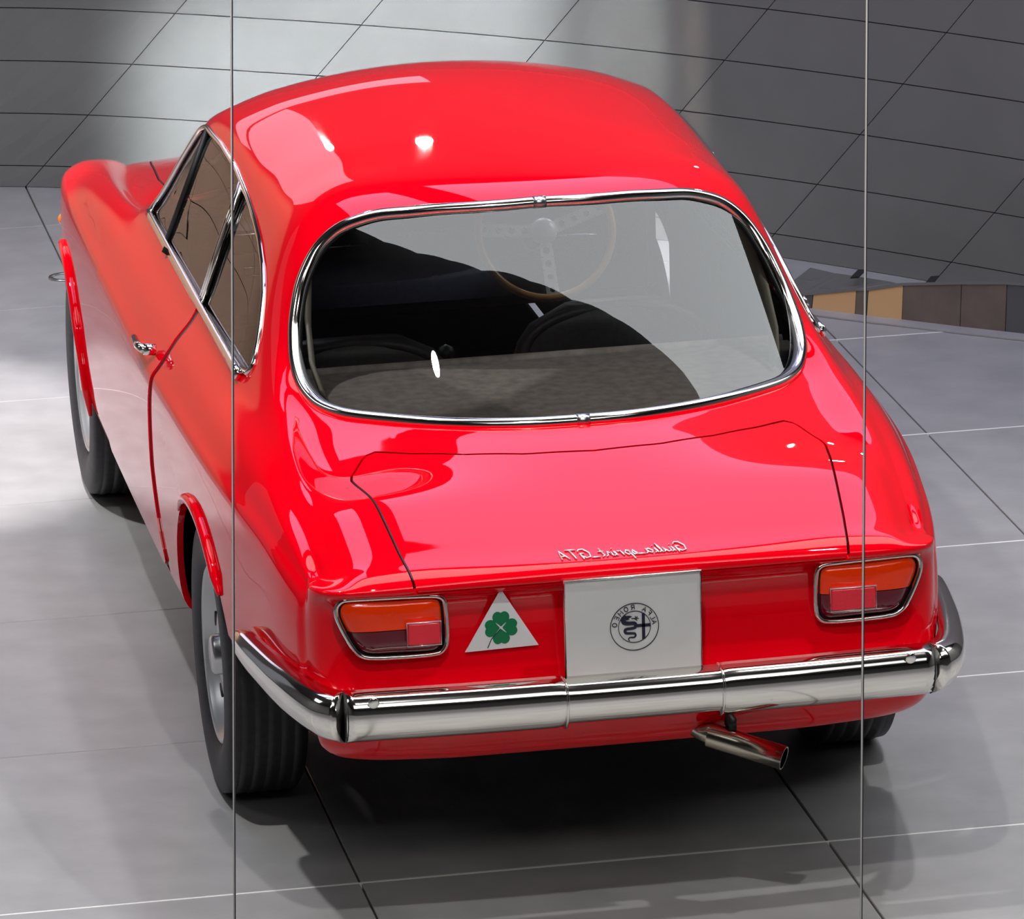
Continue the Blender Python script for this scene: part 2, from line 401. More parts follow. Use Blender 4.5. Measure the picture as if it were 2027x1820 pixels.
def subdivide(V,F,lv):
    me=bpy.data.meshes.new('cage'); me.from_pydata(V,[],F); me.update()
    o=bpy.data.objects.new('cage',me); COL.objects.link(o)
    s=o.modifiers.new('s','SUBSURF'); s.levels=lv; s.render_levels=lv; s.boundary_smooth='ALL'
    dg=bpy.context.evaluated_depsgraph_get(); m2=o.evaluated_get(dg).to_mesh()
    n=len(m2.vertices); A=np.empty(n*3); m2.vertices.foreach_get('co',A); A=A.reshape(-1,3)
    FF=[tuple(p.vertices) for p in m2.polygons]
    o.evaluated_get(dg).to_mesh_clear(); bpy.data.objects.remove(o); bpy.data.meshes.remove(me)
    return A,FF
BV,BF=subdivide(*cage(),2)
# orientation check: normals should point outward
_N=vnormals(BV,BF); _k=np.argmax(BV[:,2])
if _N[_k][2]<0: BF=[f[::-1] for f in BF]
BV[np.abs(BV[:,0])<1e-4,0]=0
_k=BV[:,0]<1e-6; HV,HF=clip(BV,[f for f in BF if all(_k[i] for i in f)],np.ones(len(BV)))      # left half; the right one is its mirror image
def half2full(V,F):
    V=np.asarray(V); n=len(V); Vm=V*[-1,1,1]; mp=np.arange(n,2*n)
    mid=np.abs(V[:,0])<1e-4; V=V.copy(); V[mid,0]=0
    mp[mid]=np.where(mid)[0]
    F2=list(F)+[tuple(int(mp[i]) for i in f)[::-1] for f in F]
    return np.vstack([V,Vm]),F2
def split(V,F,g,gap=.0028):
    return clip(V,F,g-gap),clip(V,F,-g-gap)       # inside part, outside part
P_SIDEWIN=[(1.56,.902),(1.46,1.0),(1.38,1.09),(1.325,1.145),(1.25,1.166),(1.0,1.176),(.78,1.172),(.586,1.155),(.45,1.138),(.33,1.118),(.21,1.086),(.14,1.052),(.06,.985),(.005,.925),(.01,.910),(.1,.900),(.5,.898),(1.0,.898)]
P_REARWIN=[(0,1.252),(.2,1.246),(.33,1.233),(.405,1.208),(.455,1.165),(.495,1.10),(.52,1.03),(.532,.97),(.528,.93),(.505,.905),(.46,.896),(.3,.897),(0,.900)]
P_WIND=[(0,1.222),(.3,1.205),(.42,1.178),(.47,1.145),(.53,1.06),(.575,.97),(.575,.945),(.55,.93),(.3,.92),(0,.92)]
def symp(P): return [(-a,b) for a,b in P]+[(a,b) for a,b in P[::-1]]
P_DOOR=[(.50,.335),(.555,.43),(.60,.55),(.605,.70),(.59,.765),(.60,.82),(.625,.86),(.655,.895),(.655,1.3),(1.7,1.3),(1.66,.90),(1.60,.84),(1.575,.78),(1.56,.66),(1.54,.45),(1.52,.335)]
P_LID=[(0,-1.2),(.437,-1.2),(.437,-.985),(.452,-.88),(.470,-.72),(.492,-.565),(.488,-.54),(.452,-.475),(.43,-.468),(.36,-.515),(.26,-.565),(.14,-.598),(0,-.61)]
P_HOOD=[(0,2.98),(.44,2.96),(.47,2.9),(.50,2.6),(.53,2.2),(.53,2.02),(.5,1.985),(.3,1.99),(0,1.995)]
# windows
sel=(HV[:,0]<-.5)&(HV[:,1]<1.62)
g=np.where(sel,sdf(HV[:,1:3],P_SIDEWIN,.004),-.5)
sw_in,body=clip(HV,HF,g-.004),clip(HV,HF,-g)
V,F=body
g=np.where(V[:,1]<.25,sdf(np.abs(V[:,[0,2]]),symp(P_REARWIN),.004),-.5); g=np.where(V[:,1]<-.62,-.5,g)
rw_in,body=clip(V,F,g-.004),clip(V,F,-g)
V,F=body
g=np.where((V[:,1]>1.25)&(V[:,1]<2.1),sdf(np.abs(V[:,[0,2]]),symp(P_WIND),.004),-.5)
ws_in,body=clip(V,F,g-.004),clip(V,F,-g)
# wheel arches
ARCH_R=.332
for cy in (0.0,2.35):
    V,F=body
    g=np.where(V[:,0]<-.5,ARCH_R-np.hypot(V[:,1]-cy,V[:,2]-.30),-.5)
    body=clip(V,F,-g)
# door, boot lid, bonnet
V,F=body       # lower edge of the rear quarter sweeps up from the apron to the arch
g=np.where((V[:,0]<-.5)&(V[:,1]<-.15)&(V[:,1]>-.89),V[:,2]-(.440+.11*(V[:,1]+.28)),.5)
body=clip(V,F,g)
V,F=body
g=np.where((V[:,0]<-.605),sdf(V[:,1:3],P_DOOR),-.5)
g=np.where(V[:,2]>.915,-.5,g)
door,body=split(V,F,g,.0055)
V,F=body
g=np.where((V[:,1]<-.3)&(V[:,2]>.702),sdf(V[:,:2],symp(P_LID)),-.5); g=np.minimum(g,(V[:,2]-.708)*1.0)
lid,body=split(V,F,g)
V,F=body
g=np.where((V[:,1]>1.8)&(V[:,2]>.66),sdf(np.abs(V[:,:2]),symp(P_HOOD)),-.5)
hood,body=split(V,F,g)
on_mid=lambda p: abs(p[0])<2e-4
def _x(): pass
def part_from_half(name,vf,depth,m,parent,label=None):
    V,F=flange(vf[0],vf[1],depth,skip=on_mid); V,F=half2full(V,F)
    return mesh_obj(name,V,F,m,parent,label=label)
car=bpy.data.objects.new('car',None); COL.objects.link(car); car.empty_display_size=.3
top(car,'glossy red vintage two-door coupe with chrome rear bumper, parked on grey floor tiles','car')
shell=part_from_half('body_shell',body,.014,RED,car)
part_from_half('trunk_lid',lid,.014,RED,car); LID=bpy.data.objects['trunk_lid']
part_from_half('hood',hood,.014,RED,car)
_dv=door[0]+vnormals(*door)*.0045; door=(_dv,door[1]); DV,DF=flange(*door,.016)
door_l=mesh_obj('door',DV,DF,RED,car)
door_r=mesh_obj('door',DV*[-1,1,1],[f[::-1] for f in DF],RED,car)
def gap_shade_tube(vf,r,name,parent,keep,mirror=0,d=.009):  # black tubes that paint shade into the panel gaps
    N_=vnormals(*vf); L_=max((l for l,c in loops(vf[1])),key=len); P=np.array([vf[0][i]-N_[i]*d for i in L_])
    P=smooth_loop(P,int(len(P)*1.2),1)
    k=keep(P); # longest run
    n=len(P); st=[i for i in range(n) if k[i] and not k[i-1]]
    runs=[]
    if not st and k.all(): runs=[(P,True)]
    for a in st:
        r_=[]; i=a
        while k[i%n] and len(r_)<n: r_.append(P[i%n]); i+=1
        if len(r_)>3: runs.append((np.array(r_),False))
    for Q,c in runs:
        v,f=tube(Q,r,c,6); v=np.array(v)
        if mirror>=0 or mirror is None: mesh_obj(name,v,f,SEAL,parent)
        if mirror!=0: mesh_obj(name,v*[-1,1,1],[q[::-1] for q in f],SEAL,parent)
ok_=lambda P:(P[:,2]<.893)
gap_shade_tube(door,.0078,'door_gap_shade',door_l,ok_,0,.0105); gap_shade_tube(door,.0078,'door_gap_shade',door_r,ok_,-1,.0105)
gap_shade_tube(lid,.004,'lid_gap_shade',LID,lambda P:(P[:,0]<-.004)&(P[:,1]>-.972),1,.0055)
gap_shade_tube(hood,.004,'hood_gap_shade',bpy.data.objects['hood'],lambda P:P[:,0]<-.004,1,.0055)
# glass set into its openings
def inset(V,F,d): return V-vnormals(V,F)*d
V,F=rw_in; V=V.copy(); V[:,1]=-.486+(V[:,2]-.90)*1.13-.10*(V[:,2]-.9)*(1.25-V[:,2])*4*.25+.95*np.minimum(np.abs(V[:,0]),.56)**2+.010; V[np.abs(V[:,0])<.002,0]=0
V2,F2=half2full(V,F); rwin=mesh_obj('rear_window',V2,F2,GLASS,car)
V,F=ws_in; V=inset(V,F,.006); V[np.abs(V[:,0])<.002,0]=0
V2,F2=half2full(V,F); wind=mesh_obj('windshield',V2,F2,GLASS,car)
def full_loop(P):   # half loop (open at x=0) -> whole loop
    P=[p for p in P]; 
    return P+[(-p[0],p[1],p[2]) for p in P[::-1]]
def half_boundary(vf):
    V,F=vf; best=None
    for l,c in loops(F):
        if best is None or len(l)>len(best): best=l
    P=[V[i] for i in best]
    # rotate so it starts/ends at the mid line, drop mid-line points
    k=[i for i,p in enumerate(P) if abs(p[0])<2e-4]
    on=[abs(p[0])<2e-4 for p in P]
    n=len(P); s=0
    for i in range(n):
        if on[i] and not on[(i+1)%n]: s=i;break
    Q=[P[(s+i)%n] for i in range(n)]; out=[Q[0]]
    for q in Q[1:]:
        out.append(q)
        if abs(q[0])<2e-4: break
    return out
RL=smooth_loop(full_loop(half_boundary(rw_in)),220,5)
WL=smooth_loop(full_loop(half_boundary(ws_in)),200,5)
def outward(P,amt,c=None):
    c=P.mean(0) if c is None else c; d=P-c; d/=np.linalg.norm(d,axis=1)[:,None]; return P+d*amt
v,f=tube(outward(RL,.006),.0132,True,10); tr=mesh_obj('chrome_trim',v,f,CHROME,rwin,label='chrome surround')
RO=outward(RL,.006)
for sg in (1,-1):
    k=min(range(len(RO)),key=lambda i:abs(RO[i][0])+(0 if sg*(RO[i][2]-1.05)>0 else 9)); v,f=tube([RO[(k+d)%len(RO)] for d in (-1,0,1)],.0142,False,10); mesh_obj('trim_joiner',v,f,STEEL,rwin)
v,f=tube(outward(RL,-.006),.006,True,8); mesh_obj('rubber_seal',v,f,SEAL,rwin)
v,f=tube(outward(WL,.004),.009,True,8); mesh_obj('chrome_trim',v,f,CHROME,wind)
# side windows
V,F=sw_in; V=inset(V,F,.006)
SL=smooth_loop([sw_in[0][i] for i in max((l for l,c in loops(sw_in[1])),key=len)],240,3)
for s in (1,-1):
    q=lambda vf:(np.asarray(vf[0])*[s,1,1],vf[1] if s==1 else [tuple(x)[::-1] for x in vf[1]])
    dr=door_l if s==1 else door_r
    gq=clip(V,F,.648-V[:,1]); gd=clip(V,F,np.minimum(V[:,1]-.662,1.245-(V[:,2]-.92)*.10-V[:,1])); gv=clip(V,F,V[:,1]-1.258+(V[:,2]-.92)*.10)
    qw=mesh_obj('quarter_window',*q(gq),GLASS_S,car); mesh_obj('door_window',*q(gd),GLASS_S,dr); mesh_obj('vent_window',*q(gv),GLASS_S,dr)
    mesh_obj('window_trim',*q(tube(outward(SL,.003),.0075,True,8)),CHROME,car)
    # sill rail, door pillar bars, vent post
    z0,z1=.92,1.193; 
    def wp(y,z,o=0): 
        xb=.627-.385*(z-.90); return (-(xb+.004+o),y,z)
    mesh_obj('pillar_trim',*q(join(tube([wp(.645,.90),wp(.652,1.05,.002),wp(.655,1.165)],.0065),tube([wp(.672,.90),wp(.678,1.05,.002),wp(.678,1.167)],.0065),tube([wp(.66,.90,-.006),wp(.666,1.05,-.004),wp(.668,1.165,-.006)],.011))),CHROME,car)
    mesh_obj('vent_post',*q(join(tube([wp(1.252,.90),wp(1.225,1.165)],.007))),SEAL,dr)
    mesh_obj('vent_latch',*q(join(tube([wp(1.30,.965,-.02),wp(1.33,.965,-.02)],.008),tube([wp(1.33,.965,-.02),wp(1.34,.99,-.02)],.006))),CHROME,dr)
    # wide bright rail under the side glass
    rail=[]
    ys=np.linspace(1.55,.02,40)
    ys=np.linspace(1.55,.05,40); rail=[wp(y,.899,.003) for y in ys]
    mesh_obj('sill_trim',*q(tube(rail,.0095,False,8,flat=1.5,up=(0,0,1))),CHROME,car)
    # door handle
    h=mesh_obj('door_handle',*q(join(tube([(-.735,.665,.803),(-.762 if s==1 else -.745,.665,.806)],.013,False,14),tube([(-.762,.660,.806),(-.770,.70,.806),(-.769,.775,.806)] if s==1 else [(-.742,.66,.79),(-.75,.7,.79),(-.749,.775,.79)],[.010,.009,.007],False,10))),CHROME,dr)
    # arch lips
    for cy in (0,2.35):
        pts=[]
        a0,a1=(52,141) if cy==0 else (52,182)
        for a in np.linspace(math.radians(a0),math.radians(a1),70):
            y=cy+math.cos(a)*(ARCH_R+.004); z=.30+math.sin(a)*(ARCH_R+.004)
            x=np.interp(z,[.2,.3,.34,.5,.63],[W_(y)-.024,W_(y)-.018,W_(y)-.014,W_(y)-.003,W_(y)-.001])
            pts.append((-(x+.002),y,z))
        mesh_obj('wheel_arch_lip',*q(tube(pts,[.0125*min(1,.2+k/18,.35+(69-k)/9) for k in range(70)],False,10)),RED,car)
        # inner wheel well
        Vw=[];Fw=[];na=36
        for k in range(na+1):
            a=math.radians(12+156*k/na); 
            for x in (-.70,-.45): Vw.append((x,cy+math.cos(a)*(ARCH_R+.012),.30+math.sin(a)*(ARCH_R+.012)))
        for k in range(na): Fw.append((2*k,2*k+2,2*k+3,2*k+1))
        Vw+= [(-.45,cy-.33,.38),(-.45,cy+.33,.38),(-.45,cy+.33,.66),(-.45,cy-.33,.66)]; n=len(Vw); Fw.append((n-4,n-3,n-2,n-1))
        mesh_obj('wheel_well',*q((Vw,Fw)),UNDER,car)
mesh_obj('underbody',*join(box(-.66,.66,.36,1.98,.24,.33,.02),box(-.44,.44,-.75,.4,.28,.42,.03),box(-.44,.44,1.95,2.8,.26,.40,.03)),UNDER,car)
# ------------------------------------------------------------ wheels
def wheel(x0,y0,s):
    cy=y0;R=.30
    q=lambda vf:xf(((np.asarray(vf[0])*[s,1,1]),vf[1] if s==1 else [tuple(a)[::-1] for a in vf[1]]),lambda p:(p[0]+s*x0,p[1]+cy,p[2]+R))
    # local: outboard = -x
    ty=[(.06,.19),(.078,.205),(.088,.245),(.084,.278)]
    tread=[(.072,.296)]
    for k in range(5):
        xx=.060-.028*k
        tread+=[(xx+.005,.3005),(xx-.005,.3005),(xx-.006,.2980),(xx-.009,.2980)]
    prof=[(.07,.188)]+ty[1:]+tread+[(-.078,.296),(-.086,.278),(-.090,.245),(-.084,.212),(-.072,.192),(-.06,.188)]
    rim=mesh_obj('wheel',*q(revolve([(-.066,.190),(-.074,.192),(-.077,.187),(-.072,.181),(-.064,.178),(-.058,.168),(-.040,.165),(-.036,.160),(-.038,.150),(-.050,.128),(-.056,.105),(-.054,.085),(-.046,.06),(-.042,.03),(-.042,.001),(.06,.001),(.06,.188),(-.05,.188)],64)),SILVER,car)
    mesh_obj('tyre',*q(revolve(prof,72)),RUBBER,rim)
    mesh_obj('hub_cap',*q(revolve([(-.04,.046),(-.078,.043),(-.083,.036),(-.083,.001)],32)),STEEL,rim)
    for k in range(5):
        a=2*math.pi*k/5+.3
        mesh_obj('wheel_bolt',*q(xf(revolve([(-.045,.008),(-.060,.008),(-.062,.005),(-.062,.0005)],6),lambda p:(p[0],p[1]+.062*math.cos(a),p[2]+.062*math.sin(a)))),CHROME,rim)
    for k in range(10):
        a=2*math.pi*(k+.5)/10
        pts=[(math.cos(t)*.0105,math.sin(t)*.018) for t in np.linspace(0,2*math.pi,14)[:-1]]
        mesh_obj('rim_slot',*q(extrude_poly(pts,.004,lambda u,v,d:(-.0485-.003-d*1.0,(.132+u)*math.cos(a)-v*math.sin(a),(.132+u)*math.sin(a)+v*math.cos(a)))),SEAL,rim)
for x0,y0 in ((-.64,0),(-.65,2.35)):
    wheel(x0,y0,1); wheel(x0,y0,-1)
# ------------------------------------------------------------ tail lamps
LO=[(.374,.680),(.372,.600),(.380,.582),(.396,.574),(.52,.576),(.545,.582),(.560,.597),(.588,.655),(.592,.680),(.584,.695),(.568,.701),(.40,.697),(.382,.692)]
def rp(x,z,d=0):     # point on the tail plane
    ax=abs(x); return (x,-.951-.0-d+max(0,ax-.5)**2*1.2,z)
def inner(P,k):
    c=np.mean(P,0); P=np.array(P); d=P-c; return [tuple(p) for p in c+d*(1-k/np.linalg.norm(d,axis=1))[:,None]]
def roundpoly(P,it=2):
    P=np.array(P,float)
    for _ in range(it):
        Q=np.roll(P,-1,0); P=np.stack([.75*P+.25*Q,.25*P+.75*Q],1).reshape(-1,2)
    return P
for s in (-1,1):
    O=roundpoly([(s*a,b) for a,b in LO],2); I=np.array(inner(O,.007))
    if s<0: O=O[::-1]; I=I[::-1]
    pod=mesh_obj('tail_lamp',*extrude_poly(O,-.02,lambda a,b,d:rp(a,b,.010+d)),SEAL,car)
    mesh_obj('chrome_bezel',*tube([rp(a,b,.014) for a,b in O],.0052,True,8),CHROME,pod)
    for nm,zl,zh,m in (('orange_lens',.634,.75,ORANGE),('dark_red_lens',.5,.6325,DRED)):
        n=len(I); C=I.mean(0); V=[];F=[]
        rings=[1,.93,.8,.5,.0]; dep=[.006,.016,.020,.0215,.022]
        # dome-shaped slab clipped at the colour split
        for k,(rg,dp) in enumerate(zip(rings[:-1],dep[:-1])):
            for p in I: q_=C+(p-C)*rg; V.append(rp(q_[0],q_[1],dp))
        V.append(rp(C[0],C[1],dep[-1]))
        for k in range(len(rings)-2):
            for i in range(n): F.append((k*n+i,k*n+(i+1)%n,(k+1)*n+(i+1)%n,(k+1)*n+i))
        for i in range(n): F.append(((len(rings)-2)*n+i,(len(rings)-2)*n+(i+1)%n,len(V)-1))
        V=np.array(V); V,F=clip(V,F,V[:,2]-zl); V,F=clip(V,F,zh-V[:,2])
        mesh_obj(nm,V,F,m,pod,smooth=False if False else True)
    xr=.428 if s<0 else .432; wv=.033 if s<0 else .046; xr=.422 if s<0 else .445
    zr=.627
    v,f=box(s*xr-wv,s*xr+wv,-.990,-.965,zr-.024,zr+.022,.003); mesh_obj('reflector',v,f,REFL,pod,smooth=False)
    ra=[(s*xr-wv-.001,-.988,zr-.025),(s*xr+wv+.001,-.988,zr-.025),(s*xr+wv+.001,-.988,zr+.023),(s*xr-wv-.001,-.988,zr+.023)]
    mesh_obj('reflector_frame',*tube(ra,.0017,True,6),BADGE,pod)
# ------------------------------------------------------------ number plate and emblem
PX0,PX1,PZ0,PZ1=-.1435,.131,.511,.716; PY=-1.0
plate=mesh_obj('number_plate',*box(PX0,PX1,PY-.004,PY+.008,PZ0,PZ1,.002),PLATE,car,smooth=False,label='plain grey square plate with round emblem')
mesh_obj('plate_frame',*tube([(PX0,PY-.004,PZ0),(PX1,PY-.004,PZ0),(PX1,PY-.004,PZ1),(PX0,PY-.004,PZ1)],.0038,True,8),CHROME,plate)
for xx in (-.09,.06): mesh_obj('plate_bracket',*box(xx,xx+.03,PY+.008,-.93,.55,.57),SEAL,plate)
EC=(-.004,.611)
def ef(a,b,d=0): return (EC[0]+a,PY-.0042-d,EC[1]+b)   # emblem plane, a to the right as seen from behind
parts=[]
def ring(r0,r1,n=72):
    V=[ef(r*math.cos(t),r*math.sin(t),dd) for dd in (0,.0012) for r in (r0,r1) for t in np.linspace(0,2*math.pi,n,endpoint=False)]
    F=[]
    for i in range(n):
        j=(i+1)%n; F+= [(2*n+i,2*n+j,3*n+j,3*n+i),(i,2*n+i,2*n+j,j),(n+i,n+j,3*n+j,3*n+i)]
    return V,F
parts+=[ring(.0478,.0492),ring(.0318,.0330)]
def stroke(P,r): return tube([ef(a,b,.0006) for a,b in P],r,False,6,flat=.5,up=(0,1,0))
# cross on the right, serpent on the left (the whole emblem is seen mirrored)
def bar(a0,a1,b0,b1): return extrude_poly([(a0,b0),(a1,b0),(a1,b1),(a0,b1)],.0012,lambda a,b,d:ef(a,b,d))
parts+=[bar(.0150,.0212,-.0265,.0262),bar(.0045,.0315,-.0014,.0048),bar(.0015,.0018,-.001,.001)]
sn=[(-.0205,.0205),(-.0225,.0150),(-.0200,.0095),(-.0120,.0078),(-.0020,.0075),(.0022,.0040),(.0015,-.0010),(-.0060,-.0030),(-.0160,-.0035),(-.0195,-.0075),(-.0170,-.0120),(-.0080,-.0130),(.0000,-.0140),(.0018,-.0185),(-.0020,-.0220),(-.0090,-.0215),(-.0125,-.0245),(-.0105,-.0285)]
sn=np.array(sn); tt=np.linspace(0,len(sn)-1,90); fx=pchip(range(len(sn)),sn[:,0]);fz=pchip(range(len(sn)),sn[:,1])
parts.append(tube([ef(float(fx(t)),float(fz(t)),.0008) for t in tt],np.interp(tt,[0,2,6,12,17],[.0056,.0046,.0034,.0024,.0008]),False,8,flat=.3,up=(0,1,0)))
parts+=[extrude_poly([(-.0245,.0205),(-.020,.0265),(-.0165,.0235),(-.010,.0235),(-.0045,.0215),(-.009,.0195),(-.0135,.0185),(-.0095,.0165),(-.0155,.0150),(-.0255,.0150)][::-1],.0014,lambda a,b,d:ef(a,b,d))]
parts+=[stroke([(-.006,.017),(.003,.0175),(.0065,.0205)],.0011),stroke([(.001,.0165),(.0055,.0125)],.0011),stroke([(.002,.022),(.0035,.0165),(.009,.0165)],.001)]
mesh_obj('emblem',*join(*parts),INK,plate,smooth=False,label='dark round emblem with cross and serpent')
# stroke font (polylines in a 0..1 box), used for the emblem ring
SF={'A':[[(0,0),(.4,1),(.8,0)],[(.15,.35),(.65,.35)]],'L':[[(0,1),(0,0),(.6,0)]],'F':[[(0,0),(0,1),(.65,1)],[(0,.52),(.5,.52)]],'R':[[(0,0),(0,1),(.45,1),(.65,.88),(.65,.62),(.45,.5),(0,.5)],[(.35,.5),(.68,0)]],'O':[[(.4+.4*math.cos(t),.5+.5*math.sin(t)) for t in np.linspace(0,2*math.pi,17)]],'M':[[(0,0),(0,1),(.4,.35),(.8,1),(.8,0)]],'E':[[(.62,1),(0,1),(0,0),(.62,0)],[(0,.52),(.5,.52)]]}
def arc_text(txt,mid_deg,step,rad,h):
    out=[]; n=len(txt); tot=(n-1)*step
    for k,ch in enumerate(txt):
        # mirrored: the text runs counter-clockwise from right to left, glyphs flipped
        a=math.radians(mid_deg+(-tot/2+k*step))
        for pl in SF[ch]:
            P=[]
            for u,v in pl:
                uu=-(u-.4)*h; vv=(v-.5)*h     # flipped glyph
                er=(math.cos(a),math.sin(a)); et=(math.sin(a),-math.cos(a))
                P.append((er[0]*(rad+vv)+et[0]*uu,er[1]*(rad+vv)+et[1]*uu))
            out.append(stroke(P,.00095))
    return out
mesh_obj('emblem_lettering',*join(*(arc_text('ALFA',34,16.5,.0405,.0092)+arc_text('ROMEO',133,19,.0405,.0092))),INK,plate,smooth=False)
# ------------------------------------------------------------ clover sticker
def tf(x,z,d=0): return (x,-.958-d-(.70-z)*.0,z)
TRI=[(-.262,.697),(-.337,.572),(-.189,.575)]
st=mesh_obj('sticker',*extrude_poly(TRI,.0015,lambda a,b,d:tf(a,b,d)),WHITE,car,smooth=False,label='white triangular sticker with green four-leaf clover')
c0=(-.2635,.617); lv=[]
def leaf(ang):
    P=[(0,0),(.006,.006),(.0165,.013),(.0190,.021),(.0165,.029),(.0095,.0335),(.0035,.0325),(0,.0300),(-.0035,.0325),(-.0095,.0335),(-.0165,.029),(-.0190,.021),(-.0165,.013),(-.006,.006)]
    P=roundpoly(P,1)*.95; ca,sa=math.cos(ang),math.sin(ang)
    return [(c0[0]+(p[0]*ca-(p[1]+.002)*sa)*.97,c0[1]+p[0]*sa+(p[1]+.002)*ca) for p in P]
for k,a in enumerate((0,math.pi/2,math.pi,-math.pi/2)):
    n=28; P=leaf(a); V,F=extrude_poly(P,.0022,lambda a_,b_,d:tf(a_,b_,d)); mesh_obj('clover_leaf',V,F,GREEN,st,smooth=False)
mesh_obj('clover_stem',*tube([tf(c0[0]-.001,c0[1]-.002,.002),tf(c0[0]-.02,c0[1]-.022,.002),tf(c0[0]-.028,c0[1]-.040,.002)],.0009,False,6),INK,st)
# ------------------------------------------------------------ boot lid script (seen mirrored)
SC={'G':[[(.9,.75),(.75,.95),(.4,.95),(.08,.55),(.15,.1),(.5,.0),(.8,.25),(.85,.5),(.5,.5)],[(.85,.5),(.75,-.1)]],
'i':[[(.0,0),(.15,.5),(.1,.1),(.3,.0)],[(.2,.75),(.22,.78)]],'u':[[(.0,.5),(-.02,.1),(.2,.0),(.45,.3),(.5,.5),(.45,.1),(.6,0)]],
'l':[[(.0,0),(.25,.95),(.1,.5),(.08,.1),(.3,0)]],'a':[[(.5,.4),(.3,.5),(.02,.25),(.15,0),(.4,.15),(.52,.5),(.45,.1),(.65,0)]],
's':[[(0,0),(.3,.5),(.4,.2),(.3,0),(.05,.05)]],'p':[[(.1,.5),(-.1,-.45)],[(.08,.35),(.3,.5),(.45,.25),(.25,0),(.05,.1)]],
'r':[[(0,0),(.12,.5),(.2,.42),(.42,.48)]],'n':[[(0,0),(.12,.5),(.08,.2),(.35,.5),(.4,.1),(.55,0)]],'t':[[(.2,.9),(.05,.1),(.25,0)],[(-.05,.55),(.4,.58)]],
'T':[[(.0,.95),(.85,.98)],[(.5,.95),(.35,0)]],'A':[[(0,0),(.55,.95),(.65,0)],[(.2,.35),(.65,.35)]],'_':[[(0,0),(.7,.02)]]}
ADV={'G':1.0,'i':.36,'u':.68,'l':.36,'a':.72,'s':.52,'p':.62,'r':.5,'n':.64,'t':.45,'T':.85,'A':.8,'_':.6}
from mathutils.bvhtree import BVHTree
lme=LID.data; bvh=BVHTree.FromPolygons([v.co for v in lme.vertices],[p.vertices for p in lme.polygons])
def on_lid(x,y):
    h=bvh.ray_cast(Vector((x,y,1.2)),Vector((0,0,-1)))
    return h
txt='Giulia_sprint_GTA'; tot=sum(ADV[c] for c in txt); cur=0; sp=[]
X0,X1=.118,-.140; HH=.031
for ch in txt:
    for pl in SC[ch]:
        P=[]
        for u,v in pl:
            uu=cur+u+.25*v; x=X0+(X1-X0)*uu/tot
            yy=-.957+v*HH; h=on_lid(x,yy)
            P.append((x,h[0].y,h[0].z+.0018) if h[0] is not None else (x,yy,.75))
        if len(P)>1: sp.append(tube(P,.0019,False,6))
    cur+=ADV[ch]
mesh_obj('script_badge',*join(*sp),BADGE,LID,label='silver script lettering')
# ------------------------------------------------------------ bumper
prof=[(-.012,.032),(.008,.0325),(.024,.032),(.036,.027),(.046,.014),(.050,.002),(.050,-.012),(.046,-.030),(.038,-.046),(.026,-.060),(.008,-.070),(-.012,-.072)]
def sweep(path,prof,scale=None,cap=True):
    P=np.array(path,float);n=len(P);m=len(prof);V=[];F=[]
    for i in range(n):
        t=P[min(i+1,n-1)]-P[max(i-1,0)]; t[2]=0; t/=np.linalg.norm(t); o=np.array([t[1],-t[0],0])   # outward for left->right travel
        s=1 if scale is None else scale[i]
        for a,b in prof: V.append(P[i]+o*a*(s if not isinstance(s,tuple) else s[0])+np.array([0,0,b*(s if not isinstance(s,tuple) else s[1])]))
    for i in range(n-1):
        for k in range(m): F.append((i*m+k,i*m+(k+1)%m,(i+1)*m+(k+1)%m,(i+1)*m+k))
    if cap: F+=[tuple(range(m))[::-1],tuple((n-1)*m+k for k in range(m))]
    return V,F
ZB=.498
by=T((-.60,-1.020),(-.3,-1.036),(0,-1.040),(.3,-1.036),(.60,-1.020))
mid=[(x,float(by(x)),ZB) for x in np.linspace(-.590,.590,60)]
# slight step down of the top edge between the plate ends
sc=[(1,1) if abs(p[0])>.155 else (1,.90) for p in mid]
V,F=sweep(mid,prof,sc)
bump=mesh_obj('bumper',V,F,CHROME,car,label='chrome rear bumper')
cpts=np.array([(-.592,-1.020),(-.615,-1.000),(-.632,-.965),(-.648,-.915),(-.664,-.85),(-.679,-.78),(-.693,-.70),(-.706,-.62),(-.714,-.56),(-.718,-.52),(-.720,-.495)])
tt=np.linspace(0,len(cpts)-1,44); fx=pchip(range(len(cpts)),cpts[:,0]); fy=pchip(range(len(cpts)),cpts[:,1])
cor=[(float(fx(t)),float(fy(t)),ZB+.004*t/10) for t in tt]
scs=[(1*np.interp(t,[0,5,8.5,9.6,10],[1,.8,.6,.35,.05]),np.interp(t,[0,4,8,9.5,10],[1,.95,.70,.4,.08])) for t in tt]
V,F=sweep(cor[::-1],prof,scs[::-1])
mesh_obj('bumper_corner',V,F,CHROME,bump); mesh_obj('bumper_corner',*mirx((V,F)),CHROME,bump)
for s in (-1,1):
    v,f=sweep([(s*.591-.001,-1.0205,ZB),(s*.591+.001,-1.0205,ZB)],[(a*1.004,b*1.004) for a,b in prof]); mesh_obj('bumper_seam',v,f,SEAL,bump)
    v,f=sweep([(s*.157-.002,-1.042,ZB),(s*.157+.002,-1.042,ZB)],[(a*1.05,b*1.03) for a,b in prof]); mesh_obj('bumper_rib',v,f,CHROME,bump)
    v,f=revolve([(0,.011),(.006,.009),(.009,.004),(.0095,.0005)],16)
    mesh_obj('bumper_bolt',*xf((v,f),lambda p:(s*.54+p[1],-1.072-p[0]*.6,ZB+.022+p[2]+p[0]*.6)),CHROME,bump)
mesh_obj('bumper_rivet',*xf(revolve([(0,.012),(.006,.009),(.009,.004),(.0095,.0005)],16),lambda p:(.255+p[1]*1.3,-1.073-p[0]*.8,ZB-.03+p[2]*.7-p[0]*.5)),CHROME,bump)
